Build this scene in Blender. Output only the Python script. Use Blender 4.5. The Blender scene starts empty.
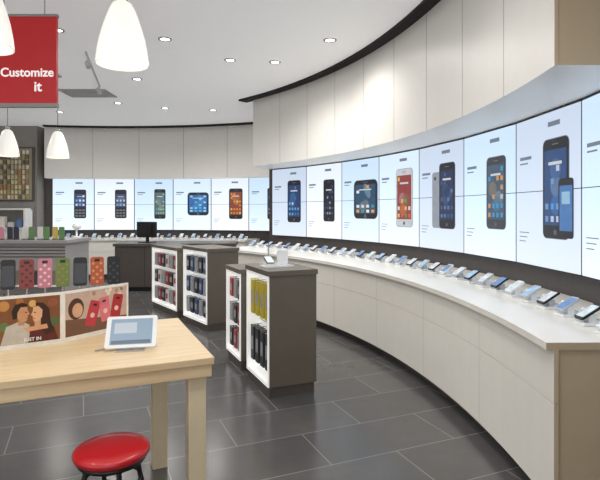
import bpy, bmesh, math, random
from mathutils import Matrix, Vector
random.seed(4)
scene = bpy.context.scene
scene.view_settings.view_transform = 'Standard'
scene.view_settings.look = 'None'
F = 510.0; H = 1.5; HZ = 211.0

def lin(c):
    r = []
    for v in c[:3]:
        v = v/255.0
        r.append(v/12.92 if v <= 0.04045 else ((v+0.055)/1.055)**2.4)
    return (r[0], r[1], r[2], 1.0)

# ---------------------------------------------------------------- materials
MC = {}
def mat(name, col, rough=0.5, metal=0.0, emit=0.0, var=0.03, scale=6.0, spec=0.5, coat=0.0, bump=0.0):
    if name in MC: return MC[name]
    m = bpy.data.materials.new(name); m.use_nodes = True
    nt = m.node_tree; b = nt.nodes['Principled BSDF']
    tc = nt.nodes.new('ShaderNodeTexCoord')
    nz = nt.nodes.new('ShaderNodeTexNoise'); nz.inputs['Scale'].default_value = scale
    nz.inputs['Detail'].default_value = 3
    nt.links.new(tc.outputs['Object'], nz.inputs['Vector'])
    rp = nt.nodes.new('ShaderNodeValToRGB')
    c = lin(col)
    rp.color_ramp.elements[0].position = 0.3
    rp.color_ramp.elements[1].position = 0.7
    rp.color_ramp.elements[0].color = tuple(max(0, v*(1-var)) for v in c[:3])+(1,)
    rp.color_ramp.elements[1].color = tuple(min(1, v*(1+var)) for v in c[:3])+(1,)
    nt.links.new(nz.outputs['Fac'], rp.inputs['Fac'])
    nt.links.new(rp.outputs['Color'], b.inputs['Base Color'])
    b.inputs['Roughness'].default_value = rough
    b.inputs['Metallic'].default_value = metal
    b.inputs['Specular IOR Level'].default_value = spec
    b.inputs['Coat Weight'].default_value = coat
    if emit > 0:
        nt.links.new(rp.outputs['Color'], b.inputs['Emission Color'])
        b.inputs['Emission Strength'].default_value = emit
    if bump > 0:
        bp = nt.nodes.new('ShaderNodeBump'); bp.inputs['Strength'].default_value = bump
        nt.links.new(nz.outputs['Fac'], bp.inputs['Height'])
        nt.links.new(bp.outputs['Normal'], b.inputs['Normal'])
    MC[name] = m
    return m

def emis(name, col, s=1.0, var=0.02, scale=2.0):
    """self-lit display picture (black base, emission only)"""
    if name in MC: return MC[name]
    m = mat(name, col, 0.35, 0, s, var, scale)
    nt = m.node_tree; b = nt.nodes['Principled BSDF']
    for l in list(b.inputs['Base Color'].links): nt.links.remove(l)
    b.inputs['Base Color'].default_value = (0.02, 0.02, 0.02, 1)
    return m

def scrmat(name, top, bot, s=1.0):
    """display background: vertical picture gradient between two tones"""
    m = bpy.data.materials.new(name); m.use_nodes = True
    nt = m.node_tree; b = nt.nodes['Principled BSDF']
    b.inputs['Base Color'].default_value = (.02, .02, .02, 1); b.inputs['Roughness'].default_value = .3
    tc = nt.nodes.new('ShaderNodeTexCoord'); sp = nt.nodes.new('ShaderNodeSeparateXYZ')
    nt.links.new(tc.outputs['Object'], sp.inputs[0])
    mr = nt.nodes.new('ShaderNodeMapRange'); mr.inputs[1].default_value = 0; mr.inputs[2].default_value = 1.2
    nt.links.new(sp.outputs['Z'], mr.inputs[0])
    rp = nt.nodes.new('ShaderNodeValToRGB')
    e = rp.color_ramp.elements
    e[0].color = lin(bot); e[1].color = lin(top); e[0].position = .05; e[1].position = .95
    k = e.new(.45); k.color = lin(tuple(min(255, v+14) for v in top))
    nt.links.new(mr.outputs[0], rp.inputs[0])
    nt.links.new(rp.outputs[0], b.inputs['Emission Color']); b.inputs['Emission Strength'].default_value = s
    return m

def wood_mat():
    m = bpy.data.materials.new('table_wood'); m.use_nodes = True
    nt = m.node_tree; b = nt.nodes['Principled BSDF']
    tc = nt.nodes.new('ShaderNodeTexCoord'); mp = nt.nodes.new('ShaderNodeMapping')
    mp.inputs['Scale'].default_value = (1.2, 14, 14)
    nt.links.new(tc.outputs['Object'], mp.inputs['Vector'])
    nz = nt.nodes.new('ShaderNodeTexNoise'); nz.inputs['Scale'].default_value = 2.5
    nz.inputs['Detail'].default_value = 8
    nt.links.new(mp.outputs['Vector'], nz.inputs['Vector'])
    rp = nt.nodes.new('ShaderNodeValToRGB')
    rp.color_ramp.elements[0].position = .35; rp.color_ramp.elements[1].position = .7
    rp.color_ramp.elements[0].color = lin((214, 188, 146)); rp.color_ramp.elements[1].color = lin((228, 205, 166))
    nt.links.new(nz.outputs['Fac'], rp.inputs['Fac'])
    nt.links.new(rp.outputs['Color'], b.inputs['Base Color'])
    b.inputs['Roughness'].default_value = .38
    return m

def floor_mat():
    m = bpy.data.materials.new('floor_tiles'); m.use_nodes = True
    nt = m.node_tree; b = nt.nodes['Principled BSDF']
    tc = nt.nodes.new('ShaderNodeTexCoord'); mp = nt.nodes.new('ShaderNodeMapping')
    mp.inputs['Rotation'].default_value = (0, 0, math.radians(-23))
    nt.links.new(tc.outputs['Object'], mp.inputs['Vector'])
    br = nt.nodes.new('ShaderNodeTexBrick')
    br.offset = 0.5
    br.inputs['Scale'].default_value = 1.0
    br.inputs['Brick Width'].default_value = 0.9
    br.inputs['Row Height'].default_value = 0.45
    br.inputs['Mortar Size'].default_value = 0.004
    br.inputs['Mortar Smooth'].default_value = 0.1
    br.inputs['Color1'].default_value = lin((86, 84, 85))
    br.inputs['Color2'].default_value = lin((97, 94, 94))
    br.inputs['Mortar'].default_value = lin((140, 137, 134))
    nt.links.new(mp.outputs['Vector'], br.inputs['Vector'])
    nz = nt.nodes.new('ShaderNodeTexNoise'); nz.inputs['Scale'].default_value = 7; nz.inputs['Detail'].default_value = 6
    nt.links.new(tc.outputs['Object'], nz.inputs['Vector'])
    mx = nt.nodes.new('ShaderNodeMix'); mx.data_type = 'RGBA'; mx.blend_type = 'MULTIPLY'
    mx.inputs[0].default_value = .35
    nt.links.new(br.outputs['Color'], mx.inputs[6])
    nt.links.new(nz.outputs['Color'], mx.inputs[7])
    hs = nt.nodes.new('ShaderNodeHueSaturation'); hs.inputs['Saturation'].default_value = .4
    nt.links.new(mx.outputs[2], hs.inputs['Color'])
    nt.links.new(hs.outputs['Color'], b.inputs['Base Color'])
    b.inputs['Roughness'].default_value = .22
    bp = nt.nodes.new('ShaderNodeBump'); bp.inputs['Strength'].default_value = .15; bp.inputs['Distance'].default_value = .01
    nt.links.new(br.outputs['Fac'], bp.inputs['Height']); bp.invert = True
    nt.links.new(bp.outputs['Normal'], b.inputs['Normal'])
    return m

M_white = mat('white_laminate', (238, 235, 228), .22, var=.01)
M_head = mat('header_panel_white', (238, 236, 232), .35, var=.01)
M_ceil = mat('ceiling_paint_glow', (232, 232, 232), .8, var=.01, emit=.28)  # own glow added to brighten ceiling and room; the paint is no lamp
M_dark = mat('dark_laminate', (82, 76, 72), .4)
M_taupe = mat('taupe_laminate', (100, 93, 83), .45)
M_black = mat('black_plastic', (20, 20, 22), .35)
M_seam = mat('seam_dark', (70, 66, 62), .8)  # dark joint colour
M_seamL = mat('seam_light', (176, 172, 166), .8)
M_band = mat('dark_wall_band', (66, 60, 58), .35)
M_warm = mat('end_panel_beige', (196, 178, 150), .45)
M_chrome = mat('chrome', (190, 190, 192), .2, 1.0)
M_gray = mat('gray_paint', (150, 148, 146), .6)
M_glass = mat('acrylic_white', (235, 238, 240), .15)
M_wood = wood_mat()

# ---------------------------------------------------------------- builder
class B:
    def __init__(s):
        s.bm = bmesh.new(); s.mats = []; s.M = Matrix.Identity(4); s.st = []
    def push(s, M): s.st.append(s.M.copy()); s.M = s.M @ M
    def pop(s): s.M = s.st.pop()
    def mi(s, m):
        if m not in s.mats: s.mats.append(m)
        return s.mats.index(m)
    def v(s, p): return s.bm.verts.new(s.M @ Vector(p))
    def face(s, vs, m, smooth=False):
        try:
            f = s.bm.faces.new(vs); f.material_index = s.mi(m); f.smooth = smooth; return f
        except ValueError: return None
    def box(s, x0, x1, y0, y1, z0, z1, m):
        c = [s.v(p) for p in ((x0,y0,z0),(x1,y0,z0),(x1,y1,z0),(x0,y1,z0),(x0,y0,z1),(x1,y0,z1),(x1,y1,z1),(x0,y1,z1))]
        for q in ((3,2,1,0),(4,5,6,7),(0,1,5,4),(1,2,6,5),(2,3,7,6),(3,0,4,7)):
            s.face([c[i] for i in q], m)
    def prism(s, pts, y0, y1, m):
        """pts in (x,z), extruded y0..y1 ; y0 is the viewer side (smaller y)"""
        a = [s.v((p[0], y0, p[1])) for p in pts]; b = [s.v((p[0], y1, p[1])) for p in pts]
        s.face(a, m); s.face(b[::-1], m)
        n = len(pts)
        for i in range(n):
            s.face([a[i], b[i], b[(i+1) % n], a[(i+1) % n]], m)
    def ruled(s, Fp, Bp, z0, z1, m, mfront=None, mend=None, smooth=True):
        """solid between two plan polylines (front Fp, back Bp)"""
        n = len(Fp); L = []
        for (f, b) in zip(Fp, Bp):
            L.append([s.v((f[0],f[1],z0)), s.v((b[0],b[1],z0)), s.v((b[0],b[1],z1)), s.v((f[0],f[1],z1))])
        for i in range(n-1):
            a, b = L[i], L[i+1]
            s.face([a[0], b[0], b[1], a[1]], m)
            s.face([a[1], b[1], b[2], a[2]], m)
            s.face([a[2], b[2], b[3], a[3]], m)
            s.face([a[3], b[3], b[0], a[0]], mfront or m)
        s.face([L[0][i] for i in (0,1,2,3)], mend or m); s.face([L[-1][i] for i in (3,2,1,0)], mend or m)
    def lathe(s, prof, m, n=28, cx=0, cy=0, smooth=True):
        R = []
        for (r, z) in prof:
            if r < 1e-5: R.append([s.v((cx, cy, z))])
            else: R.append([s.v((cx+r*math.cos(2*math.pi*i/n), cy+r*math.sin(2*math.pi*i/n), z)) for i in range(n)])
        for a, b in zip(R, R[1:]):
            for i in range(n):
                j = (i+1) % n
                if len(a) == 1 and len(b) == 1: continue
                if len(a) == 1: s.face([a[0], b[j], b[i]], m, smooth)
                elif len(b) == 1: s.face([a[i], a[j], b[0]], m, smooth)
                else: s.face([a[i], a[j], b[j], b[i]], m, smooth)
    def tube(s, p, q, r, m, n=10):
        p = Vector(p); q = Vector(q); d = q-p
        rot = d.to_track_quat('Z', 'Y').to_matrix().to_4x4()
        s.push(Matrix.Translation(p) @ rot)
        s.lathe([(0,0),(r,0),(r,d.length),(0,d.length)], m, n, smooth=False)
        s.pop()
    def rr(s, cx, cz, w, h, r, y0, y1, m, k=4):
        pts = []
        for (sx, sz, a0) in ((1,-1,-90),(1,1,0),(-1,1,90),(-1,-1,180)):
            for i in range(k+1):
                a = math.radians(a0+90*i/k)
                pts.append((cx+sx*(w/2-r)+r*math.cos(a), cz+sz*(h/2-r)+r*math.sin(a)))
        s.prism(pts, y0, y1, m)
    def ell(s, cx, cz, w, h, y0, y1, m, rot=0, n=20):
        pts = []
        for i in range(n):
            a = 2*math.pi*i/n; x = w/2*math.cos(a); z = h/2*math.sin(a)
            pts.append((cx+x*math.cos(rot)-z*math.sin(rot), cz+x*math.sin(rot)+z*math.cos(rot)))
        s.prism(pts, y0, y1, m)
    def done(s, name, loc=(0,0,0), rz=0, bevel=0, parent=None, recalc=True):
        if recalc: bmesh.ops.recalc_face_normals(s.bm, faces=s.bm.faces)
        me = bpy.data.meshes.new(name); s.bm.to_mesh(me); s.bm.free()
        for m in s.mats: me.materials.append(m)
        ob = bpy.data.objects.new(name, me); scene.collection.objects.link(ob)
        ob.location = loc; ob.rotation_euler = (0, 0, rz)
        if bevel:
            md = ob.modifiers.new('bev', 'BEVEL'); md.width = bevel; md.segments = 2; md.limit_method = 'ANGLE'; md.angle_limit = math.radians(50)
        if parent: ob.parent = parent
        return ob

def T(x, y, z): return Matrix.Translation((x, y, z))
def R(a, ax): return Matrix.Rotation(a, 4, ax)

def text(s, name, size, m, parent, loc, rot=(math.pi/2,0,0), align='LEFT'):
    cu = bpy.data.curves.new(name, 'FONT'); cu.body = s; cu.size = size; cu.extrude = .002; cu.align_x = align
    cu.offset = size*.015
    cu.materials.append(m)
    o = bpy.data.objects.new(name, cu); scene.collection.objects.link(o)
    o.parent = parent; o.location = loc; o.rotation_euler = rot
    return o

CEIL = 3.42
# plan circles
WC, WR = (-6.45, 3.5), 8.4      # display wall
CC, CR = (-6.33, 2.8), 7.5      # counter front
HC, HR = (-6.43, 3.3), 7.8      # header front
FC, FR = (-4.0, 3.0), 9.0       # far wall
def pt(c, r, a): return (c[0]+r*math.cos(a), c[1]+r*math.sin(a))
def arc(c, r, a0, a1, n): return [pt(c, r, a0+(a1-a0)*i/n) for i in range(n+1)]

# ---------------------------------------------------------------- room shell
b = B(); b.box(-9, 5, -3, 13.5, -.1, 0, floor_mat()); b.done('floor')
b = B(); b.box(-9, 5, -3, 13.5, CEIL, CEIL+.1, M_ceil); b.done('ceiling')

b = B(); b.ruled(arc(WC, WR+.03, -.5, .80, 60), arc(WC, WR+.2, -.5, .80, 60), 0, CEIL, M_band); b.done('wall_right')
b = B(); b.ruled(arc(FC, FR+.03, .85, 1.786, 40), arc(FC, FR+.2, .85, 1.786, 40), 0, CEIL, M_band); b.done('wall_back')
b = B()
b.box(-8.5, -5.93, 11.5, 11.65, 0, CEIL, mat('wall_grey_paint', (150, 146, 140), .7))
b.box(-6.02, -5.93, 11.65, 12.1, 0, CEIL, MC['wall_grey_paint'])
b.done('wall_back_left')
b = B(); b.box(-8.6, -8.5, -3, 11.65, 0, CEIL, M_head); b.done('wall_left')

# near header (curved soffit with panel seams)
def header(name, fc, fr, wc, wr, a0, a1, b0, b1, z0, z1, npan, warm=None):
    b = B(); n = 60
    b.ruled(arc(fc, fr+.02, a0+.001, a1-.001, n), arc(wc, wr, b0, b1, n), z0+.004, z1, M_head, mend=warm or M_head)
    g = .0004
    da = (a1-a0)/npan
    for i in range(npan):
        s0 = a0+da*i+(g if i else 0); s1 = a0+da*(i+1)-g
        b.ruled(arc(fc, fr, s0, s1, 5), arc(fc, fr+.02, s0, s1, 5), z0, z1, M_head, mend=warm if i == 0 else M_gray)
    return b.done(name)
hA0 = math.asin((2.70-HC[1])/HR); hA1 = math.asin((8.7-HC[1])/HR)
header('trim_display_header', HC, HR, WC, WR+.02, hA0, hA1, -.095, .80, 2.27, CEIL-.03, 9, M_warm)  # beige end face: warm light mixed into the panel colour
header('trim_back_header', FC, FR-.35, FC, FR+.02, 1.05, 1.775, 1.05, 1.775, 2.24, CEIL-.03, 6)
# black strips painted for the shade of recessed slots where ceiling meets headers
b = B(); b.ruled(arc(HC, HR-.13, -.25, hA1+.03, 60), arc(HC, HR+.05, -.25, hA1+.03, 60), CEIL-.03, CEIL, mat('slot_shade_black', (26, 24, 24), .8)); b.done('trim_ceiling_slot_shade')
b = B(); b.ruled(arc(FC, FR-.48, 1.05, 1.775, 40), arc(FC, FR-.30, 1.05, 1.775, 40), CEIL-.03, CEIL, MC['slot_shade_black']); b.done('trim_ceiling_slot_shade_back')

# ---------------------------------------------------------------- counters
def counter(name, Ff, Bf, L, seg, endwarm=False, h=.88):
    """Ff(t,inset) front point, Bf(t) back point, t in 0..1"""
    b = B(); n = 70
    ts = [i/n for i in range(n+1)]
    b.ruled([Ff(t, 0) for t in ts], [Bf(t) for t in ts], h-.035, h, M_white, mend=M_warm if endwarm else M_white)
    e = .002
    t2 = [e+(1-2*e)*i/n for i in range(n+1)]
    b.ruled([Ff(t, .055) for t in t2], [Bf(t) for t in t2], .10, h-.035, M_seamL, mend=M_warm if endwarm else M_white)
    b.ruled([Ff(t, .13) for t in t2], [Bf(t) for t in t2], 0, .10, M_dark)
    for i in range(seg):
        a0 = i/seg+(.0002 if i else 0); a1 = (i+1)/seg-.0002
        tt = [a0+(a1-a0)*k/6 for k in range(7)]
        for (z0, z1) in ((.10, .5885), (.5915, h-.037)):
            b.ruled([Ff(t, .035) for t in tt], [Ff(t, .056) for t in tt], z0, z1, M_white, mend=M_warm if (endwarm and i == 0) else M_seamL)
    return b.done(name)

cA0 = math.asin((2.40-CC[1])/CR); cA1 = .85
wA0 = math.asin((2.42-WC[1])/WR); wA1 = .80
def cF(t, ins=0): return pt(CC, CR+ins, cA0+(cA1-cA0)*t)
def cB(t): return pt(WC, WR+.025, wA0+(wA1-wA0)*t)
counter('curved_display_counter', cF, cB, 0, 7, True)
def fF(t, ins=0): return pt(FC, FR-.75+ins, 1.22+(1.775-1.22)*t)
def fB(t): return pt(FC, FR+.025, 1.22+(1.775-1.22)*t)
counter('back_display_counter', fF, fB, 0, 5)

# ---------------------------------------------------------------- video wall screens
scr_near = [scrmat('scr_a%d' % i, c, d, 1.15) for i, (c, d) in enumerate((((206, 224, 240), (232, 244, 252)), ((194, 216, 238), (228, 241, 252)), ((220, 229, 238), (238, 243, 248)), ((190, 203, 222), (217, 228, 240))))]
M_txt = emis('scr_text', (120, 132, 150), .8)
M_lt = emis('scr_light', (225, 228, 232), .9)
def E(c):
    k = 'scr_c_%d_%d_%d' % c
    return emis(k, c, .9, .1, 12)
def screen(name, p0, p1, z0, z1, kind, body, accs, base, s=1.0, second=0, wf=1.0, hf=1.0):
    """p0 = left edge in view, p1 = right edge"""
    w = math.hypot(p1[0]-p0[0], p1[1]-p0[1]); ang = math.atan2(p1[1]-p0[1], p1[0]-p0[0])
    h = z1-z0
    b = B()
    b.box(.004, w-.004, 0, .025, 0, h, M_black)
    for (a0, a1) in ((.010, h/2-.003), (h/2+.003, h-.010)):
        b.box(.009, w-.009, -.003, 0.002, a0, a1, base)
    cx = w*.66; cz = h*.51
    if kind == 'phone': pw, ph = w*.35*s*wf, h*.60*s*hf
    elif kind == 'slider': pw, ph = w*.30*s, h*.58*s
    else: pw, ph = w*.60*s*wf, h*.46*s*hf
    if second == 1:   # back view of the handset beside it
        b.rr(cx-pw*.55, cz-ph*.06, pw*.9, ph*.88, pw*.12, -.0042, -.003, E((150, 156, 168)))
        b.ell(cx-pw*.80, cz+ph*.28, pw*.14, pw*.14, -.0048, -.0042, E((60, 64, 72)))
    if second == 2:   # second handset lower right, overlapping
        b.rr(cx+pw*.42, cz-ph*.20, pw*.55, ph*.58, pw*.08, -.011, -.0098, E((24, 26, 34)))
        b.rr(cx+pw*.42, cz-ph*.20, pw*.46, ph*.44, pw*.03, -.0115, -.011, E((70, 120, 180)))
        b.rr(cx+pw*.42, cz-ph*.10, pw*.3, ph*.12, pw*.02, -.012, -.0115, E((150, 190, 220)))
    b.rr(cx, cz, pw*1.03, ph*1.015, min(pw, ph)*.15, -.005, -.003, E((130, 136, 146)))
    b.rr(cx, cz, pw, ph, min(pw, ph)*.14, -.006, -.003, E(body))
    iw, ih = pw*.86, ph*.76
    if kind == 'slider': ih = ph*.45
    ic = cz+(ph*.12 if kind == 'slider' else ph*.01)
    b.rr(cx, ic, iw, ih, .006, -.008, -.006, E(accs[0]))
    cols, rows = (4, 6) if kind != 'slider' else (3, 3)
    for q in range(3):
        c = random.choice(accs[1:]); c2 = tuple(int((u+v*2)/3) for u, v in zip(c, accs[0]))
        b.ell(cx+random.uniform(-.2, .2)*iw, ic+random.uniform(-.3, .3)*ih, iw*.5, ih*.28, -.0088, -.008, E(c2), random.uniform(-1, 1))
    for i in range(cols):
        for j in range(rows):
            if j in (0, 1) or random.random() < .35:
                c = random.choice(accs[1:])
                b.rr(cx-iw/2+iw*(i+.5)/cols, ic-ih/2+ih*(j+.5)/rows, iw/cols*.55, min(iw/cols, ih/rows)*.6, .003, -.0095, -.008, E(c), 2)
    b.box(cx-iw*.3, cx+iw*.3, -.0098, -.008, ic+ih*.30, ic+ih*.34, E((210, 214, 220)))
    if kind == 'slider':
        for i in range(3):
            for j in range(3):
                b.rr(cx-iw/2+iw*(i+.5)/3, cz-ph*.42+j*ph*.1, iw/4, ph*.05, .004, -.008, -.006, E((120, 124, 130)), 2)
    else:
        b.ell(cx, cz-ph*.44, pw*.12, pw*.12, -.008, -.006, E((90, 94, 100)))
        b.box(cx-pw*.12, cx+pw*.12, -.008, -.006, cz+ph*.44, cz+ph*.45, E((120, 124, 130)))
    # captions
    b.box(w*.08, w*.28, -.0036, -.003, h*.72, h*.742, M_txt)
    b.box(w*.08, w*.22, -.0036, -.003, h*.69, h*.70, M_txt)
    for k in range(3):
        b.box(w*.07, w*(.24-.03*k), -.0036, -.003, h*(.22-.03*k), h*(.226-.03*k), M_txt)
    b.box(w*.55, w*.72, -.006, -.003, h*.90, h*.93, M_txt)
    return b.done(name, (p0[0], p0[1], z0), ang)

BLK = (24, 26, 34)
#      kind, body, colours, second, wf, hf
spec = {7: ('phone', BLK, ((30, 60, 110), (90, 170, 220), (70, 110, 180), (200, 210, 230)), 0, 1.05, 1.0),
        6: ('phone', BLK, ((22, 24, 34), (60, 80, 120), (150, 160, 180)), 0, .85, .92),
        5: ('tablet', BLK, ((40, 80, 110), (230, 160, 70), (60, 150, 170), (230, 230, 235), (120, 170, 80)), 0, 1.0, 1.0),
        4: ('phone', (204, 206, 212), ((150, 60, 60), (230, 90, 60), (230, 190, 80), (90, 160, 90), (220, 220, 230)), 0, 1.12, 1.02),
        3: ('phone', BLK, ((36, 50, 84), (60, 90, 140), (90, 120, 170)), 1, .95, 1.0),
        2: ('phone', (60, 62, 70), ((70, 90, 110), (210, 150, 90), (60, 150, 200), (190, 196, 206)), 0, .98, .92),
        1: ('phone', BLK, ((40, 74, 124), (70, 150, 230), (110, 150, 200), (190, 205, 230)), 2, 1.05, 1.03),
        0: ('phone', BLK, ((60, 50, 70), (220, 110, 80), (90, 160, 210)), 0, 1, 1),
        -1: ('phone', BLK, ((60, 50, 70), (220, 110, 80), (90, 160, 210)), 0, 1, 1)}
dth = .112
ZB, ZT = 1.05, 2.265
for i in range(7, -2, -1):
    k = spec[i]
    pl = pt(WC, WR-.015, dth*i); pr = pt(WC, WR-.015, dth*(i-1))
    screen('wall_display_screen', pl, pr, ZB, ZT, k[0], k[1], k[2], scr_near[(i+8) % 4] if i > 2 else scr_near[(3 if i % 2 else 1)], 1.0, k[3], k[4], k[5])
fspec = [('slider', BLK, ((40, 70, 120), (110, 170, 220), (230, 230, 235))),
         ('slider', BLK, ((60, 80, 120), (140, 170, 200), (200, 200, 210))),
         ('phone', BLK, ((90, 110, 110), (160, 200, 170), (90, 160, 210))),
         ('tablet', BLK, ((40, 110, 180), (90, 180, 220), (160, 210, 240))),
         ('phone', BLK, ((140, 70, 50), (240, 140, 60), (240, 200, 90))),
         ('phone', BLK, ((40, 60, 110), (110, 150, 200), (200, 210, 230))),
         ('phone', BLK, ((40, 60, 110), (110, 150, 200), (200, 210, 230)))]
fd = .93/FR
fa = math.acos((-5.74-FC[0])/FR)
for i in range(7):
    pl = pt(FC, FR-.015, fa-fd*i); pr = pt(FC, FR-.015, fa-fd*(i+1))
    screen('wall_display_screen', pl, pr, ZB, ZT-.01, *fspec[i], base=scr_near[(0, 2, 1)[i % 3]], s=.95, wf=(.85 if i == 2 else 1.05 if i == 4 else .95))

# ---------------------------------------------------------------- phones on the counters
M_ps = [emis('phone_screen_%d' % i, c, .9, .2, 30) for i, c in enumerate(((170, 205, 240), (220, 235, 248), (110, 150, 205), (225, 230, 240)))]
M_cable = mat('cable_grey', (160, 165, 170), .5)
M_info = mat('info_card', (236, 238, 240), .4)
M_silver = mat('phone_silver', (186, 190, 196), .3)
def demo_phone(b, i, sc=1.0):
    b.push(Matrix.Scale(sc, 4))
    b.box(-.042, .042, -.05, .045, 0, .014, M_glass)
    b.box(-.02, .02, -.01, .03, .014, .05, M_glass if i % 3 else M_silver)
    b.push(T(0, .0, .062) @ R(math.radians(-60), 'X'))
    b.rr(0, 0, .066, .125, .009, -.006, .006, (M_info, M_black, M_silver, M_black, M_silver)[i % 5])
    b.rr(0, 0, .056, .10, .003, -.0075, -.006, M_ps[i % 4])
    b.pop()
    b.push(T(.088, .0, .0) @ R(math.radians(-40), 'X'))
    b.box(-.028, .028, -.003, .003, 0.004, .07, M_info)
    b.box(-.02, .02, -.004, -.003, .03, .055, M_txt)
    b.pop()
    b.tube((.02, .03, .03), (.05, .10, .004), .003, M_cable, 5)
    b.pop()
b = B(); n = 31
for i in range(n):
    t = .02+.955*i/(n-1)
    f, k = cF(t), cB(t)
    u = .52
    p = (f[0]+(k[0]-f[0])*u, f[1]+(k[1]-f[1])*u)
    a = math.atan2(f[1]-k[1], f[0]-k[0])+math.pi/2
    b.push(T(p[0], p[1], .881) @ R(a, 'Z')); demo_phone(b, i, 1.1); b.pop()
b.done('display_phone_row')
b = B(); n = 16
for i in range(n):
    t = .05+.9*i/(n-1)
    f, k = fF(t), fB(t)
    p = (f[0]+(k[0]-f[0])*.4, f[1]+(k[1]-f[1])*.4)
    a = math.atan2(f[1]-k[1], f[0]-k[0])+math.pi/2
    b.push(T(p[0], p[1], .881) @ R(a, 'Z')); demo_phone(b, i, 1.15); b.pop()
b.done('display_phone_row')

# ---------------------------------------------------------------- accessory gondolas
M_shelfw = mat('gondola_white_glow', (244, 244, 242), .4, emit=.4)  # glow added so the white bays look brightly lit; no lamp inside
pk = [mat('pack_%d' % i, c, .35) for i, c in enumerate(((206, 188, 60), (52, 52, 58), (170, 60, 60), (120, 90, 130), (165, 168, 172), (70, 90, 130), (225, 225, 220)))]
def gondola(loc, ang, w, L, h, cols, rows, pal, name='accessory_gondola'):
    b = B()
    b.box(.015, w-.015, .015, L-.015, 0, .09, M_dark)
    b.box(.13, w, 0, L, .09, h-.04, M_taupe)
    b.box(0.01, .13, 0, .012, .09, h-.04, M_taupe)
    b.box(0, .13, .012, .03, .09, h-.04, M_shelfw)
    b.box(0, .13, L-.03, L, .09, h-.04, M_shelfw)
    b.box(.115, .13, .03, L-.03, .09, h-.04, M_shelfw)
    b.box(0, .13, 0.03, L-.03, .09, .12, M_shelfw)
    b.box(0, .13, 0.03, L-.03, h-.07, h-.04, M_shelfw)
    b.box(-.01, w+.01, -.01, L+.01, h-.04, h, M_taupe)
    hh = (h-.04-.12-.05)/rows
    cw = (L-.08)/cols
    for j in range(1, 12):
        z = .12+(h-.2)*j/12
        b.box(.111, .115, .03, L-.03, z, z+.006, M_gray)
    for r in range(rows):
        for c in range(cols):
            y = .04+cw*(c+.5); z1 = .12+hh*(r+1)-.035
            m = pal(r, c)
            ph = hh*.72
            for k in range(3):
                x = .02+.027*k
                b.box(x, x+.016, y-cw*.32, y+cw*.32, z1-ph, z1, pk[m])
                b.box(x-.001, x, y-cw*.22, y+cw*.22, z1-ph*.7, z1-ph*.3, pk[4] if m != 6 else pk[2])
            b.tube((.006, y, z1+.012), (.115, y, z1+.012), .004, M_chrome, 6)
    return b.done(name, (loc[0], loc[1], 0), ang)
A1 = math.radians(23.4)
gondola((-.25, 4.05), A1, .42, .58, 1.02, 4, 2, lambda r, c: 0 if r == 1 else 1)
gondola((-.56, 4.78), A1, .34, .5, .95, 3, 3, lambda r, c: (4, 2, 1)[(r+c) % 3])
A2 = math.radians(35.6)
gondola((-1.15, 6.3), A2, .44, .74, 1.03, 5, 3, lambda r, c: (1, 4, 5)[(r+c) % 3])
gondola((-1.73, 7.15), A2, .40, 1.0, .98, 6, 3, lambda r, c: (2, 4, 6, 1)[(r*2+c) % 4])

def acrylic_stand(loc, ang, z):
    b = B()
    b.box(-.13, .13, -.08, .08, 0, .012, M_glass)
    b.box(-.11, -.02, -.07, .05, .012, .035, M_glass)
    b.rr(.06, .075, .10, .12, .01, .02, .03, M_glass)
    b.tube((-.06, .05, .012), (-.06, .05, .20), .006, M_chrome)
    b.tube((.06, .05, .012), (.06, .05, .11), .008, M_chrome)
    b.push(T(-.075, -.01, .06) @ R(math.radians(-65), 'X')); b.rr(0, 0, .07, .12, .01, -.006, .006, M_black); b.rr(0, 0, .06, .1, .004, -.0075, -.006, M_ps[1]); b.pop()
    return b.done('phone_demo_stand', (loc[0], loc[1], z), ang)
acrylic_stand((-.20, 4.40), A1, 1.021)

# ---------------------------------------------------------------- checkout desk
b = B()
b.box(0, 2.2, 0, .8, .08, .84, M_dark)
b.box(.04, 2.16, .04, .8, 0, .08, M_black)
b.box(-.03, 2.23, -.03, .83, .84, .89, M_dark)
for i in range(1, 4): b.box(.55*i-.004, .55*i+.004, -.003, 0, .1, .84, M_black)
b.done('checkout_desk', (-3.45, 9.5, 0), math.radians(3))
b = B()
b.box(-.14, .14, -.1, .1, 0, .015, M_black)
b.box(-.03, .03, -.0, .03, .015, .2, M_black)
b.rr(0, .25, .46, .30, .015, -.03, .02, M_black)
b.rr(0, .25, .3, .2, .02, -.05, -.03, M_black)
b.done('computer_monitor', (-2.97, 9.9, .891), math.radians(-25))

# ---------------------------------------------------------------- display table
TC = (-.41, 2.445); TA = A1
b = B()
Wt, Dt = 1.9, .98
b.box(-Wt, 0, 0, Dt, .765, .80, M_wood)
b.box(-Wt+.01, -.01, .01, Dt-.01, .705, .765, M_wood)
M_leg = mat('table_leg_cream', (222, 206, 174), .45, var=.04)
for (x, y) in ((-.03, .04), (-.12, Dt-.34), (-Wt+.15, .04), (-Wt+.15, Dt-.34)):
    b.box(x-.085, x, y, y+.085, 0, .705, M_leg)
table = b.done('wooden_display_table', (TC[0], TC[1], 0), TA, bevel=.004)

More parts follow.
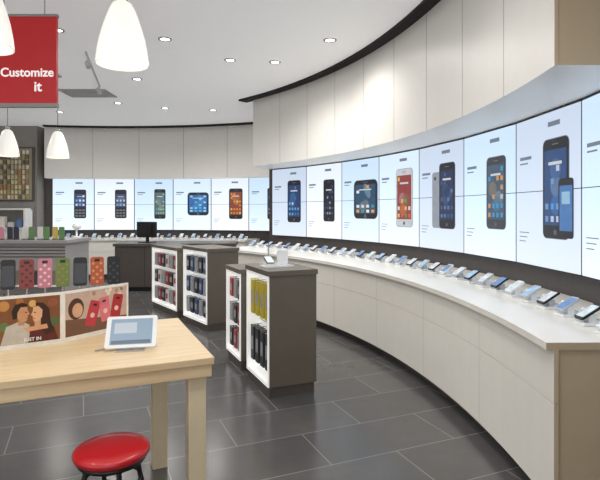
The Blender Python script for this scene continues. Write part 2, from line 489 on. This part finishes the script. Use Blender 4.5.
# tablet on stand
b2 = B()
b2.box(-.07, .07, -.07, .06, 0, .008, M_chrome)
b2.tube((0, .02, .008), (0, .05, .07), .008, M_chrome)
b2.push(T(0, .02, .078) @ R(math.radians(-42), 'X'))
b2.rr(0, 0, .25, .18, .012, -.008, .004, M_glass)
b2.rr(0, 0, .205, .145, .003, -.0095, -.008, emis('tablet_blue', (150, 176, 198), .8))
b2.rr(-.03, .02, .11, .06, .003, -.0105, -.0095, emis('tablet_img', (205, 215, 222), .8))
b2.rr(0, -.06, .19, .02, .003, -.0105, -.0095, emis('tablet_img2', (90, 110, 130), .8))
b2.pop()
b2.tube((-.07, .0, .012), (-.17, -.03, .006), .004, M_cable)
b2.done('tablet_on_stand', (-.86, 2.60, .80), math.radians(12))

# poster holder (zig-zag)
def P(c, n=None): return mat('print_%d_%d_%d' % c, c, .45, var=.08, scale=25, emit=.0)
pts = [(-1.52, 2.53), (-1.26, 2.71), (-1.03, 3.06)]
hgt = .27
poster = bpy.data.objects.new('poster_holder', None); scene.collection.objects.link(poster)
for k in range(2):
    p, q = pts[k], pts[k+1]
    w = math.hypot(q[0]-p[0], q[1]-p[1]); a = math.atan2(q[1]-p[1], q[0]-p[0])
    b = B()
    b.box(0, w, 0, .008, 0, hgt, P((240, 238, 232)))
    m = .014
    sx = w-2*m; sz = hgt-2*m
    b.push(T(m, 0, m+.01))
    sz -= .01
    if k == 0:
        b.box(0, sx, -.001, 0, 0, sz, P((130, 82, 48)))
        for (x, z, r, c) in ((.1,.85,.2,(196,140,74)),(.35,.92,.14,(180,110,50)),(.55,.86,.14,(216,170,100)),(.88,.85,.18,(150,90,60)),(.1,.4,.18,(100,120,70)),(.9,.42,.18,(84,104,64))):
            b.ell(x*sx, z*sz, r*sx*.9, r*sx*.9, -.0015, -.001, P(c))
        b.prism([(sx*.05,0),(sx*.5,0),(sx*.5,sz*.40),(sx*.36,sz*.5),(sx*.14,sz*.40)], -.002, -.0015, P((196, 188, 176)))
        b.prism([(sx*.48,0),(sx*.97,0),(sx*.90,sz*.30),(sx*.72,sz*.42),(sx*.52,sz*.34)], -.0022, -.0015, P((96, 34, 34)))
        b.prism([(sx*.32,sz*.4),(sx*.42,sz*.4),(sx*.42,sz*.56),(sx*.32,sz*.56)], -.0024, -.002, P((196, 140, 104)))
        b.prism([(sx*.58,sz*.34),(sx*.68,sz*.36),(sx*.68,sz*.54),(sx*.58,sz*.5)], -.0026, -.002, P((214, 160, 124)))
        b.prism([(sx*.24,sz*.54),(sx*.22,sz*.72),(sx*.27,sz*.86),(sx*.38,sz*.90),(sx*.47,sz*.85),(sx*.46,sz*.76),(sx*.36,sz*.74),(sx*.31,sz*.56)], -.0030, -.0026, P((44, 28, 20)))
        b.prism([(sx*.31,sz*.56),(sx*.38,sz*.47),(sx*.45,sz*.48),(sx*.475,sz*.55),(sx*.47,sz*.6),(sx*.505,sz*.64),(sx*.475,sz*.71),(sx*.46,sz*.80),(sx*.36,sz*.80),(sx*.31,sz*.68)], -.0034, -.0026, P((208, 152, 112)))
        b.prism([(sx*.6,sz*.88),(sx*.72,sz*.86),(sx*.82,sz*.72),(sx*.84,sz*.45),(sx*.9,sz*.2),(sx*.76,sz*.12),(sx*.68,sz*.3),(sx*.69,sz*.55),(sx*.6,sz*.78)], -.0030, -.0026, P((58, 32, 22)))
        b.prism([(sx*.70,sz*.55),(sx*.65,sz*.45),(sx*.575,sz*.45),(sx*.55,sz*.52),(sx*.555,sz*.58),(sx*.52,sz*.61),(sx*.55,sz*.68),(sx*.56,sz*.78),(sx*.64,sz*.80),(sx*.71,sz*.70)], -.0036, -.0026, P((226, 174, 136)))
        b.prism([(sx*.40,sz*.34),(sx*.46,sz*.25),(sx*.80,sz*.28),(sx*.78,sz*.38)], -.0040, -.003, P((216, 160, 120)))
        for x, z in ((.445, .68), (.585, .66)):
            b.ell(x*sx, z*sz, sx*.03, sz*.025, -.0044, -.0034, P((40, 24, 18)))
        b.ell(sx*.46, sz*.54, sx*.03, sz*.02, -.0040, -.003, P((160, 70, 60)))
        b.ell(sx*.57, sz*.53, sx*.035, sz*.022, -.0042, -.0034, P((180, 50, 50)))
    else:
        b.box(0, sx, -.001, 0, 0, sz, P((206, 178, 160)))
        b.prism([(0,0),(sx,0),(sx,sz*.25),(0,sz*.4)], -.0014, -.001, P((120, 84, 66)))
        b.ell(sx*.16, sz*.62, sx*.24, sz*.5, -.0016, -.001, P((84, 50, 36)))
        b.ell(sx*.18, sz*.58, sx*.16, sz*.34, -.002, -.0014, P((222, 172, 138)))
        for (x, z, c, r) in ((.42, .45, (196, 60, 70), .3), (.62, .5, (226, 120, 130), -.15), (.82, .52, (180, 44, 50), .2)):
            b.push(T(x*sx, 0, z*sz) @ R(r, 'Y'))
            b.rr(0, 0, sx*.17, sz*.6, .01, -.003, -.0014, P(c))
            b.rr(0, sz*.2, sx*.06, sz*.05, .003, -.0036, -.003, P((40, 30, 30)))
            b.ell(0, -sz*.05, sx*.07, sz*.12, -.0036, -.003, P((240, 200, 190)))
            b.pop()
        for i in range(10):
            b.ell((.35+random.random()*.6)*sx, sz*(.82+.14*random.random()), sx*.06, sx*.06, -.0018, -.0014, P(random.choice(((240,220,200),(230,190,160),(180,140,110)))))
    b.pop()
    o = b.done('panel_%d' % (k+1), (p[0], p[1], .80), a, parent=poster)
    if k == 0: text('JUST IN', 'caption', .024, P((250, 250, 250)), o, (w*.42, -.0075, .034))

# phone case rack on the table
b = B()
rows = [((16, 16, 20), None), ((130, 50, 46), (60, 36, 36)), ((190, 120, 136), (225, 190, 196)), ((100, 124, 56), (150, 120, 60)), ((26, 28, 34), None), ((176, 84, 54), (210, 150, 80)), ((24, 26, 30), (60, 64, 72))]
ux, uy = math.cos(A1), math.sin(A1)
L0 = .57
b.box(-.30, L0+.03, -.02, .02, 0, .012, M_black)
rows = [((160, 50, 60), None), ((60, 80, 120), None), ((210, 208, 200), (60, 60, 60))] + rows
for i, (c, d) in enumerate(rows):
    x = .095*(i-3)
    m1 = mat('case_%d' % i, c, .35)
    b.tube((x, 0.005, .012), (x, 0.005, .26), .005, M_chrome)
    b.push(T(x, -.008, .335) @ R(math.radians(-6), 'X'))
    b.rr(0, 0, .076, .17, .014, -.010, .004, m1)
    b.rr(.0, .065, .03, .016, .005, -.0115, -.010, M_black)
    if d:
        m2 = mat('case_d_%d' % i, d, .35)
        for r in range(6):
            for q in range(3):
                if (r+q+i) % 2:
                    b.ell(-.022+.022*q, -.065+.022*r, .016, .015, -.0115, -.010, m2)
    else:
        b.rr(0, -.01, .064, .12, .003, -.0115, -.010, mat('case_glass', (50, 54, 62), .1))
    b.pop()
sR = .40
base = Vector((TC[0], TC[1], 0)) + Vector((-math.sin(A1), math.cos(A1), 0))*(Dt-.03) + Vector((-ux, -uy, 0))*(L0+sR)
b.done('phone_case_rack', (base.x, base.y, .80), A1)

# ---------------------------------------------------------------- stool
b = B()
M_red = mat('red_vinyl', (190, 24, 36), .3, coat=.3)
r = .157
b.lathe([(0,.46),(r*.9,.46),(r*.98,.47),(r,.482),(r*.99,.490),(r*.93,.498),(r*.6,.504),(0,.506)], M_red, 40)
b.lathe([(0,.44),(r*.86,.44),(r*.9,.45),(r*.88,.46),(0,.46)], M_black, 32)
for i in range(4):
    a = math.radians(35+90*i); c, s = math.cos(a), math.sin(a)
    b.tube((c*.10, s*.10, .45), (c*.19, s*.19, 0), .011, M_black)
n = 24
for z, rr_ in ((.2, .148), (.36, .118)):
    for i in range(n):
        a0 = 2*math.pi*i/n; a1 = 2*math.pi*(i+1)/n
        b.tube((math.cos(a0)*rr_, math.sin(a0)*rr_, z), (math.cos(a1)*rr_, math.sin(a1)*rr_, z), .007, M_black, 6)
b.done('round_red_stool', (-.80, 2.17, 0))

# ---------------------------------------------------------------- pendants
M_lamp = mat('opal_glass', (250, 247, 240), .25, emit=.35, var=.01)
def pendant(x, y, zb):
    b = B()
    o = [(.150,0),(.149,.02),(.143,.07),(.131,.14),(.112,.21),(.092,.27),(.074,.32),(.056,.355),(.034,.37),(.03,.38)]
    b.lathe(o, M_lamp, 36)
    b.lathe([(.144,0),(.143,.02),(.137,.07),(.125,.14),(.106,.21),(.086,.27),(.05,.34),(0,.35)], M_lamp, 36)
    b.lathe([(.144,0),(.150,0)], M_lamp, 36)
    b.lathe([(0,.42),(.02,.42),(.03,.405),(.034,.37),(0,.37)], M_chrome, 20)
    b.tube((0,0,.42), (0,0,CEIL-zb-.02), .004, M_black, 6)
    b.lathe([(0,CEIL-zb-.03),(.05,CEIL-zb-.03),(.055,CEIL-zb),(0,CEIL-zb)], M_chrome, 20)
    b.lathe([(0,.12),(.03,.13),(.042,.17),(.03,.21),(0,.24)], mat('bulb_glow', (255, 236, 200), .4, emit=4), 16)
    b.done('pendant_lamp', (x, y, zb), recalc=False)
pendant(-1.045, 3.0, 2.36)
pendant(-1.67, 2.68, 2.36)
pendant(-3.42, 7.2, 2.25)
pendant(-4.1, 7.15, 2.27)

# ---------------------------------------------------------------- hanging sign
b = B()
M_rs = mat('sign_red', (190, 20, 30), .4, emit=.1)
b.box(-.85, 0, 0, .03, 0, .68, M_rs)
b.box(-.86, .006, -.004, .034, -.03, 0, M_gray)
b.box(-.86, .006, -.004, .034, .68, .70, M_gray)
for x in (-.7, -.42, -.1):
    b.tube((x, .015, .70), (x, .015, CEIL-2.345), .006, M_chrome)
sign = b.done('hanging_red_sign', (-1.91, 4.0, 2.345), 0)
M_wt = mat('sign_white', (250, 250, 250), .4, emit=.4)
text('Customize', 'sign_word_customize', .096, M_wt, sign, (-.02, -.003, .21), align='RIGHT')
text('it', 'sign_word_it', .11, M_wt, sign, (-.115, -.003, .095), align='RIGHT')

# ---------------------------------------------------------------- left accessories wall + gondola
b = B()
b.box(-1.8, 0, -.02, 0, -1.72, 0, M_gray)
b.box(-1.8, 0, -.05, 0, 0, 1.22, mat('slat_frame', (96, 90, 84), .5))
b.box(-1.75, -.04, -.06, -.05, .03, 1.18, mat('slat_beige', (170, 160, 138), .6))
for r in range(10):
    z = .05+.112*r
    for c in range(20):
        x = -1.72+.083*c
        k = random.choice([(226,216,170),(120,108,90),(206,194,168),(180,170,120),(190,140,90),(230,226,214),(216,206,160)])
        b.box(x, x+.05, -.10, -.07, z, z+.08, mat('pk_%d_%d_%d' % k, k, .5))
        b.tube((x+.025, -.11, z+.09), (x+.025, -.05, z+.09), .003, M_chrome, 6)
b.done('accessory_slatwall', (-5.98, 11.498, 1.72))
b = B()
b.box(-1.6, 0, -.4, 0, 0, 1.1, M_white)
b.box(-1.62, .02, -.42, 0, 1.1, 1.14, M_white)
for c in range(8):
    b.box(-1.5+.19*c, -1.38+.19*c, -.3, -.2, 1.14, 1.14+.12+.06*(c % 3), mat('box_%d' % (c % 3), ((200,200,205), (90,120,170), (230,225,215))[c % 3], .5))
b.box(-1.60, 0, -.3, -.02, 1.52, 1.56, M_white)
b.box(-1.62, -1.58, -.3, -.0, 1.14, 1.52, M_white); b.box(-.02, .02, -.3, -.0, 1.14, 1.52, M_white)
b.box(-1.58, -.02, -.02, 0, 1.14, 1.52, M_gray)
b.done('accessory_cabinet', (-5.98, 11.36, 0))

b = B()
M_gg = mat('gondola_grey', (150, 146, 146), .5)
b.box(-1.5, 0, 0, .7, 0, .1, M_black)
b.box(-1.5, 0, 0, .7, .1, 1.1, M_gg)
b.box(-1.53, .03, -.03, .73, 1.1, 1.14, M_gg)
for s_ in range(2):
    z = .28+.30*s_
    b.box(-1.48, -.02, -.12, 0, z, z+.02, M_white)
    for c in range(13):
        k = random.choice([(60,60,66),(210,190,180),(150,150,156),(120,110,100),(230,230,228)])
        b.box(-1.45+.11*c, -1.37+.11*c, -.1, -.04, z+.02, z+.19, mat('pk_%d_%d_%d' % k, k, .5))
for k in range(4): b.box(-1.5, 0, -.006, 0, .93+.04*k, .94+.04*k, M_seam)
b.done('product_gondola', (-2.9, 6.3, 0), 0)
b = B()
for c in range(15):
    k = random.choice([(150,50,56),(50,50,56),(200,130,150),(70,120,150),(190,170,90),(205,205,202),(90,130,80),(40,44,60)])
    x = -1.42+.095*c
    b.push(T(x, .1+.03*(c % 2), 0))
    b.box(-.03, .03, -.03, .03, 0, .01, M_black)
    b.rr(0, .085, .062, .15, .012, -.01, .01, mat('pk_%d_%d_%d' % k, k, .5))
    b.pop()
b.done('phone_case_row', (-2.9, 6.3, 1.141))
b = B()
b.lathe([(0,0),(.06,0),(.06,.012),(.012,.02),(.012,.1),(.05,.13),(.055,.16),(.03,.19),(0,.2)], M_glass, 24)
b.done('speaker_display', (-3.0, 6.85, 1.141))

# ---------------------------------------------------------------- ceiling fittings & lights
def cpx(x, y, z=CEIL):
    Z = F*(z-H)/(HZ-y); return ((x-300)/F*Z, Z)
M_glow = mat('downlight_glow', (255, 252, 244), .4, emit=6, var=0)
def lamp(x, y, e, size=.16, spot=True, z=CEIL-.04, col=(1, .96, .90)):
    l = bpy.data.lights.new('downlight_source', 'SPOT'); l.energy = e; l.spot_size = math.radians(165); l.spot_blend = .8
    l.shadow_soft_size = size; l.color = col
    o = bpy.data.objects.new('downlight_source', l); scene.collection.objects.link(o); o.location = (x, y, z)
    return o
dl = [cpx(165, 39), cpx(137, 79), cpx(57, 30), cpx(230, 60), cpx(118, 103), cpx(165, 108), cpx(213, 110), cpx(275, 62), cpx(330, 40), cpx(60, 112),
      (-.9, 1.2), (.4, 1.6), (-2.4, 1.8), (-3.8, 4.6), (.2, 3.4), (-5.5, 7.5)]
for (x, y) in dl:
    b = B()
    b.lathe([(.075,0),(.075,-.006),(.055,-.008),(.05,0)], M_gray, 24)
    b.lathe([(0,-.003),(.052,-.003)], M_glow, 24, smooth=False)
    d = b.done('recessed_downlight', (x, y, CEIL), recalc=False)
    o = lamp(0, 0, 80); o.parent = d; o.location = (0, 0, -.03)

b = B()
M_vent = mat('vent_grey', (176, 176, 176), .6)
b.box(-.38, .38, -.28, .28, -.012, 0, M_vent)
for i in range(6): b.box(-.35, .35, -.26+.09*i, -.21+.09*i, -.016, -.012, mat('vent_slat', (200, 200, 200), .6))
b.done('ceiling_vent', (-3.45, 8.3, CEIL))
b = B()
M_trk = mat('track_grey', (196, 196, 196), .5)
b.tube((-2.56, 6.1, CEIL-.02), (-3.06, 7.8, CEIL-.02), .014, M_trk)
for t in (.1, .9):
    x, y = -2.56-.5*t, 6.1+1.7*t
    b.tube((x, y, CEIL-.02), (x, y, CEIL-.10), .008, M_trk)
    b.tube((x+.03, y-.05, CEIL-.16), (x-.02, y+.03, CEIL-.09), .032, M_trk, 16)
b.done('track_light')

# ---------------------------------------------------------------- world / camera
w = bpy.data.worlds.new('World'); scene.world = w; w.use_nodes = True
bg = w.node_tree.nodes['Background']; bg.inputs[0].default_value = (1, .975, .95, 1); bg.inputs[1].default_value = 1.4

cam = bpy.data.cameras.new('camera'); co = bpy.data.objects.new('camera', cam); scene.collection.objects.link(co)
co.location = (0, 0, H); co.rotation_euler = (math.pi/2, 0, 0)
cam.sensor_width = 36; cam.lens = 36*F/600; cam.shift_y = -(240-HZ)/600
cam.clip_start = .05
scene.camera = co
